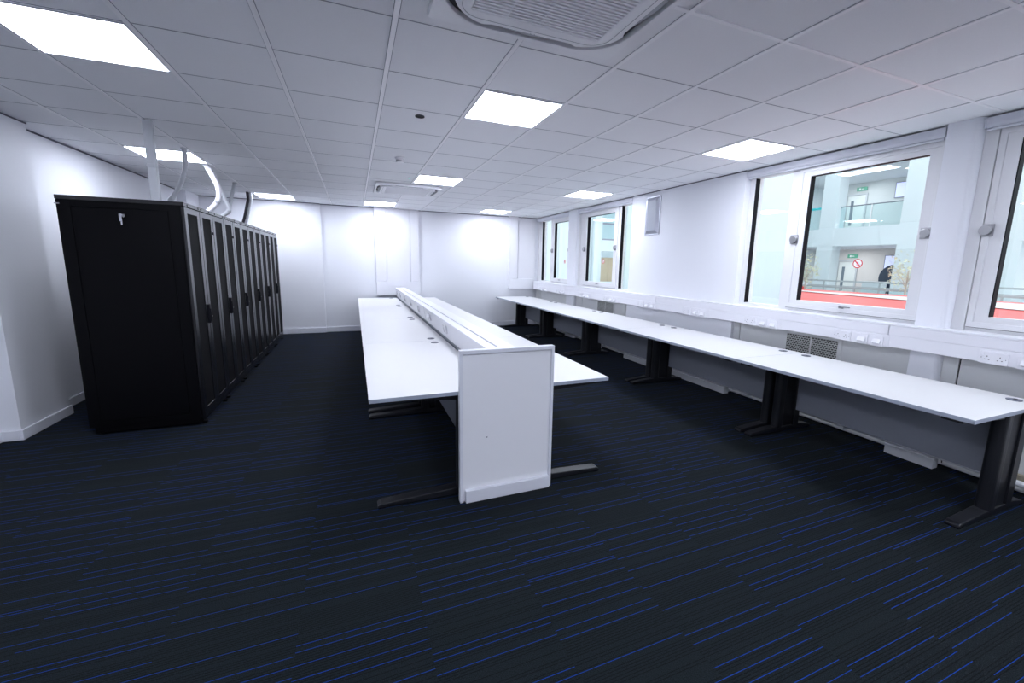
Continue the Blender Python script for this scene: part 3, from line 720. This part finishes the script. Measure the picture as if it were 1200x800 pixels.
# ------------------------------------------------------------------ round prohibition stickers on the sashes
spots = [(2, 0.272, 1.60, 'on the glass of the large window with the red view'), (3, 4.68, 1.61, 'on the glass of the window beside the blank wall'), (4, 6.27, 1.60, 'on the glass of the farthest window')]
for wi, y, z, lb in spots:
    xf = G[0][4] + 0.050
    t = tag(empty('warning_sticker', (xf + 0.004, y, z)), 'round red prohibition sticker ' + lb, 'sticker', 'prohibition stickers on the windows')
    bm = new(); prism(bm, circ(0.034, 28), 'x', -0.0010, 0.0); obj('white_disc', bm, SIGNW, t)
    bm = new(); ring(bm, circ(0.042, 28), circ(0.034, 28), 'x', -0.0013, 0.0); obj('red_ring', bm, SIGNR, t)
    bm = new(); box(bm, -0.0018, -0.0011, -0.036, 0.036, -0.0042, 0.0042); bmesh.ops.rotate(bm, verts=bm.verts, cent=(0, 0, 0), matrix=Matrix.Rotation(PI / 4, 3, 'X')); obj('red_bar', bm, SIGNR, t)
    bm = new(); prism(bm, circ(0.010, 12, 0.004, 0.008), 'x', -0.0011, -0.0009); box(bm, -0.0012, -0.0009, -0.008, 0.010, -0.018, 0.002); obj('faint_symbol', bm, SIGNP, t)

# ================================================================== ATRIUM OUTSIDE THE WINDOWS
XA = 20.0
bm = new(); box(bm, XR + 0.3, XA + 8, -14, 16, -0.35, -0.02); struct('floor_atrium', bm, AFLOOR)
# opposite facade with recessed galleries on two storeys
bm = new()
cols = [(-14, -2.0), (0.9, 1.6), (4.6, 8.1), (10.6, 11.3), (14, 16)]
for a, b in cols: box(bm, XA, XA + 0.6, a, b, -0.02, 9.0)
box(bm, XA - 0.01, XA + 0.6, -14, 16, 2.63, 3.42)
box(bm, XA - 0.01, XA + 0.6, -14, 16, 5.95, 7.0); box(bm, XA - 0.01, XA + 0.6, -14, 16, 8.4, 9.01)
box(bm, XA + 0.6, XA + 5, -14, 16, 3.15, 3.38)            # gallery floor
box(bm, XA + 0.6, XA + 5, -14, 16, 5.98, 6.2, 1)          # gallery ceiling
box(bm, XA + 0.6, XA + 5, -14, 16, 2.66, 3.15, 1)
box(bm, XA + 4.0, XA + 4.3, -14, 16, 3.38, 6.0, 2)        # rear wall upstairs
box(bm, XA + 4.0, XA + 4.3, -14, 16, -0.02, 2.66, 3)      # rear wall downstairs
for yy in (14.0, 4.7): box(bm, XA + 0.6, XA + 4.0, yy, yy + 0.15, 0, 6.0)
struct('wall_atrium', bm, [AWALL, ACEIL, AREAR, ABEIGE])
# wall closing the atrium on the left, stepped, with a high window
bm = new()
for (a, b, c, d) in ((4.3, 8.65, -0.02, 9), (9.75, 17.4, -0.02, 9), (8.65, 9.75, -0.02, 0.9), (8.65, 9.75, 2.08, 2.5), (8.65, 9.75, 3.75, 9)): box(bm, a, b, 12.0, 12.3, c, d)
box(bm, 17.4, XA, 12.1, 12.4, -0.02, 9); box(bm, 11.0, 11.25, 6.1, 11.9, -0.02, 9); box(bm, 10.9, 11.0, 7.7, 11.9, 0.95, 9)
box(bm, 17.4, XA, 11.7, 12.1, -0.02, 0.35)
box(bm, 7.55, 7.8, 11.75, 12.0, -0.02, 9); box(bm, 8.2, 8.4, 11.8, 12.0, -0.02, 9)
box(bm, 7.8, 11.0, 13.8, 14.0, -0.02, 9)
struct('wall_atrium_end', bm, AWALL)
t = tag(empty('far_window', (9.2, 12.15, 2.5)), 'high framed window in the pale wall outside, seen through the window beside the blank wall', 'window')
bm = new(); ring(bm, [(-0.55, 0.0), (0.55, 0.0), (0.55, 1.25), (-0.55, 1.25)], [(-0.49, 0.06), (0.49, 0.06), (0.49, 1.19), (-0.49, 1.19)], 'y', -0.06, 0.02); box(bm, -0.5, 0.5, -0.05, 0.01, 0.60, 0.66); obj('frame', bm, TVF, t, 0.004)
bm = new(); box(bm, -0.5, 0.5, -0.02, -0.014, 0.04, 1.2); obj('glass_pane', bm, GLASSB, t)
t = tag(empty('cupboard', (9.25, 12.45, 0.9)), 'pale wooden cupboard in the recess outside below the high window', 'cupboard')
bm = new(); box(bm, -0.42, 0.42, 0.0, 0.35, -0.92, 0.95); obj('body', bm, WOOD, t, 0.01)
for s in (-1, 1):
    bm = new(); box(bm, min(s * .01, s * .40), max(s * .01, s * .40), -0.018, 0.0, -0.85, 0.92); obj('door', bm, WOOD, t, 0.005)

def rear_door(z0, label):
    t = tag(empty('door', (XA + 4.0, 12.2, z0)), label, 'door', 'doors in the galleries opposite')
    bm = new(); box(bm, -0.05, 0.0, -0.42, 0.42, 0, 2.0); obj('leaf', bm, DOORM, t, 0.01)
    bm = new(); ring(bm, [(-0.50, 0), (0.50, 0), (0.50, 2.08), (-0.50, 2.08)], [(-0.44, 0.0), (0.44, 0.0), (0.44, 2.02), (-0.44, 2.02)], 'x', -0.07, 0.0); obj('door_frame', bm, ACEIL, t)
    bm = new(); box(bm, -0.056, -0.049, 0.10, 0.24, 0.5, 1.75); obj('vision_panel', bm, DARKG, t)
    s = tag(empty('exit_sign', (XA + 3.98, 12.0, z0 + 2.30)), 'small green and white exit sign above the ' + ('upper' if z0 > 2 else 'lower') + ' gallery door opposite', 'exit sign', 'exit signs opposite')
    bm = new(); box(bm, -0.04, 0.0, -0.24, 0.24, -0.09, 0.09); obj('sign_body', bm, GREEN, s, 0.004)
    bm = new(); box(bm, -0.045, -0.040, 0.05, 0.13, -0.05, 0.05); prism(bm, [(-0.02, -0.03), (-0.02, 0.03), (-0.12, 0.0)], 'x', -0.045, -0.040); box(bm, -0.045, -0.040, -0.03, 0.03, -0.012, 0.012); obj('sign_symbols', bm, SIGNW, s)
rear_door(3.38, 'pale door with a tall dark vision panel on the upper gallery opposite')
rear_door(0.0, 'pale door with a tall dark vision panel on the lower gallery opposite')
for z, lb in ((5.40, 'upper'), (1.97, 'lower')):
    t = tag(empty('television', (XA + 3.98, 9.9, z)), 'flat wall television with pale lilac screen on the %s gallery opposite' % lb, 'television', 'televisions opposite')
    bm = new(); box(bm, -0.05, 0.0, -0.62, 0.62, -0.37, 0.37); obj('casing', bm, TVF, t, 0.01)
    bm = new(); box(bm, -0.056, -0.049, -0.58, 0.58, -0.33, 0.33); obj('screen', bm, TV, t)
# unseen area lights added to brighten the gallery recesses opposite
for z in (5.9, 2.6):
    for yy in (-1.0, 3.2, 7.4, 11.6):
        ld = bpy.data.lights.new('gallery_fill', 'AREA'); ld.shape = 'RECTANGLE'; ld.size = 2.2; ld.size_y = 1.2; ld.energy = 60; ld.color = (0.92, 0.95, 1.0)
        lo = bpy.data.objects.new('gallery_fill', ld); C.objects.link(lo); lo.location = (XA + 2.2, yy, z)
# glass balustrade of the upper gallery
for a, b, lb in ((8.1, 10.6, 'behind the large window'), (1.6, 4.6, 'at the right picture edge')):
    t = tag(empty('glass_balustrade', (XA + 0.3, (a + b) / 2, 3.42)), 'clear glass balustrade with slim rail on the upper gallery, ' + lb, 'balustrade', 'glass balustrades opposite')
    L_ = (b - a) / 2
    for s in (-1, 1):
        bm = new(); box(bm, -0.01, 0.01, min(0.02 * s, s * L_), max(0.02 * s, s * L_), 0.02, 0.93); obj('glass_panel', bm, GLASSB, t)
    bm = new(); box(bm, -0.03, 0.03, -L_, L_, 0.93, 0.965); obj('handrail', bm, CAPM, t)
    bm = new(); box(bm, -0.03, 0.03, -0.02, 0.02, 0, 0.95); obj('post', bm, REDW, t)
t = tag(empty('handrail', (XA + 0.3, 11.75, 4.4)), 'short bright cyan rail on the upper gallery at the left edge of the large window', 'rail')
bm = new(); box(bm, -0.06, 0.06, -0.44, 0.35, -0.05, 0.05); obj('cyan_rail', bm, CYAN, t, 0.02)
bm = new(); box(bm, -0.01, 0.01, -0.44, 0.35, -0.98, -0.05); obj('glass_panel', bm, GLASSB, t)
# downlight and disc
t = tag(empty('downlight', (XA + 2.0, 9.1, 5.975)), 'small warm round downlight in the upper gallery ceiling opposite', 'downlight')
bm = new(); ring(bm, circ(0.16, 20), circ(0.12, 20), 'z', -0.03, 0.0); obj('trim_ring', bm, SIGNW, t)
bm = new(); prism(bm, circ(0.12, 20), 'z', -0.02, -0.005); obj('lamp_lens', bm, DOWN, t)
t = tag(empty('round_sculpture', (XA + 2.2, 9.1, 0)), 'large dark round disc standing in the lower gallery opposite', 'sculpture')
bm = new(); prism(bm, circ(0.62, 32, 0, 1.25), 'x', -0.06, 0.06); obj('disc', bm, NAVY, t, 0.03)
bm = new(); box(bm, -0.2, 0.2, -0.25, 0.25, 0, 0.64); obj('stand', bm, NAVY, t, 0.02)
# reception block
t = tag(empty('reception_desk', (XA + 1.6, 9.55, 0)), 'small white reception counter in the lower gallery opposite', 'counter')
bm = new(); box(bm, -0.3, 0.3, -0.35, 0.35, 0, 1.05); obj('counter_body', bm, AWALL, t, 0.02)
bm = new(); box(bm, -0.36, 0.36, -0.4, 0.4, 1.05, 1.09); obj('counter_top', bm, REDW, t, 0.01)

# red curved canopy in the middle of the atrium
t = tag(empty('red_canopy', (11.0, 3.0, 0)), 'big glossy red curved canopy with white bands in the atrium outside the windows', 'canopy')
bm = new(); n = 22; ys = (-9.5, 8.6)
prof = [(-3.4 + 6.8 * i / n, 0.38 + 0.64 * math.sin(PI * i / n) ** 0.75) for i in range(n + 1)] + [(3.4, -0.02), (-3.4, -0.02)]
prism(bm, prof, 'y', *ys)
for v in bm.verts:
    if v.co.y > 8: v.co.y = 0.72 * (v.co.x + 11.22) - 2.3 - 3.0     # the end is cut at an angle
obj('curved_roof', bm, RED, t, smooth=False)
def cz(u): return 0.38 + 0.64 * math.sin(PI * (u + 3.4) / 6.8) ** 0.75
bm = new()
NB = 26
def band(v0, v1, w0, w1):
    rows = []
    for i in range(NB + 1):
        f = i / NB; y = v0[1] + (v1[1] - v0[1]) * f; x = v0[0] + (v1[0] - v0[0]) * f; hw = w0 + (w1 - w0) * f
        rows.append([bm.verts.new((x + hw * s, y, cz(x + hw * s) + 0.012)) for s in (-1, -0.5, 0, 0.5, 1)])
    for r0, r1 in zip(rows, rows[1:]):
        for k in range(4): bm.faces.new((r0[k], r0[k + 1], r1[k + 1], r1[k]))
band((-0.9, -9.0), (-0.7, 2.5), 0.95, 0.05); band((1.3, -9.0), (1.6, 3.6), 0.40, 0.08)
obj('white_band', bm, REDW, t)
# red upstand wall and railings behind it
t = tag(empty('red_low_wall', (16.6, 10.8, 0)), 'red low wall behind the railing at the left of the large window view', 'wall')
bm = new(); box(bm, -0.1, 0.1, -1.5, 1.1, -0.02, 0.95); obj('wall_panel', bm, RED, t, 0.02)
bm = new(); box(bm, -0.13, 0.13, -1.52, 1.12, 0.95, 1.0); obj('coping', bm, REDW, t)
for xx, zz, lb in ((15.9, 0.95, 'nearer'), (18.2, 1.12, 'farther')):
    t = tag(empty('metal_railing', (xx, 3.4, 0)), 'long grey metal railing with slim posts in the atrium, %s of the two' % lb, 'railing', 'railings in the atrium')
    bm = new(); box(bm, -0.03, 0.03, -8.5, 8.5, zz - 0.04, zz + 0.02); obj('top_rail', bm, RAILM, t)
    bm = new(); box(bm, -0.02, 0.02, -8.5, 8.5, zz - 0.22, zz - 0.19); obj('mid_rail', bm, RAILM, t)
    for k in range(9):
        bm = new(); box(bm, -0.025, 0.025, -8.3 + 2.07 * k - 0.02, -8.3 + 2.07 * k + 0.02, -0.02, zz - 0.03); obj('post', bm, RAILM, t)
    bm = new(); box(bm, -0.006, 0.006, -8.4, 8.4, 0.1, zz - 0.24); obj('glass_infill', bm, GLASSB, t)
# pale leaved trees in tubs
def tree(x, y, label, h, r, seed):
    random.seed(seed)
    t = tag(empty('potted_tree', (x, y, -0.02)), label, 'tree', 'potted trees in the atrium')
    bm = new(); prism(bm, circ(0.22, 16), 'z', 0, 0.4); obj('tub', bm, CAPM, t, 0.02)
    bm = new(); tube(bm, [(0, 0, 0.3), (0.03, 0.02, h * 0.5), (0, 0, h * 0.8)], 0.025, 8)
    for k in range(7):
        a = k * 0.9; tube(bm, [(0, 0, h * 0.5 + k * 0.05), (r * 0.7 * math.cos(a), r * 0.7 * math.sin(a), h * 0.68 + k * 0.07)], 0.009, 6)
    obj('trunk', bm, BARK, t)
    bm = new()
    for k in range(420):
        u = random.random() ** 0.5 * r; a = random.uniform(0, 2 * PI); z = random.gauss(h * 0.78, h * 0.13)
        p = Vector((u * math.cos(a), u * math.sin(a), z)); q = Matrix.Rotation(random.uniform(0, PI), 3, Vector((random.random(), random.random(), random.random())).normalized())
        vs = [bm.verts.new(p + q @ Vector(v)) for v in ((-0.045, 0, 0), (0, -0.02, 0.008), (0.045, 0, 0), (0, 0.02, 0.008))]; bm.faces.new(vs)
    o = obj('leaves', bm, LEAF, t)
tree(15.15, 5.2, 'slim pale leaved tree in the atrium at the right side of the large window view', 2.0, 0.5, 3)
tree(15.15, 8.3, 'slim pale leaved tree in the atrium at the left edge of the large window view', 2.0, 0.42, 5)
tree(15.15, 2.2, 'slim pale leaved tree in the atrium seen at the right picture edge', 2.1, 0.5, 8)
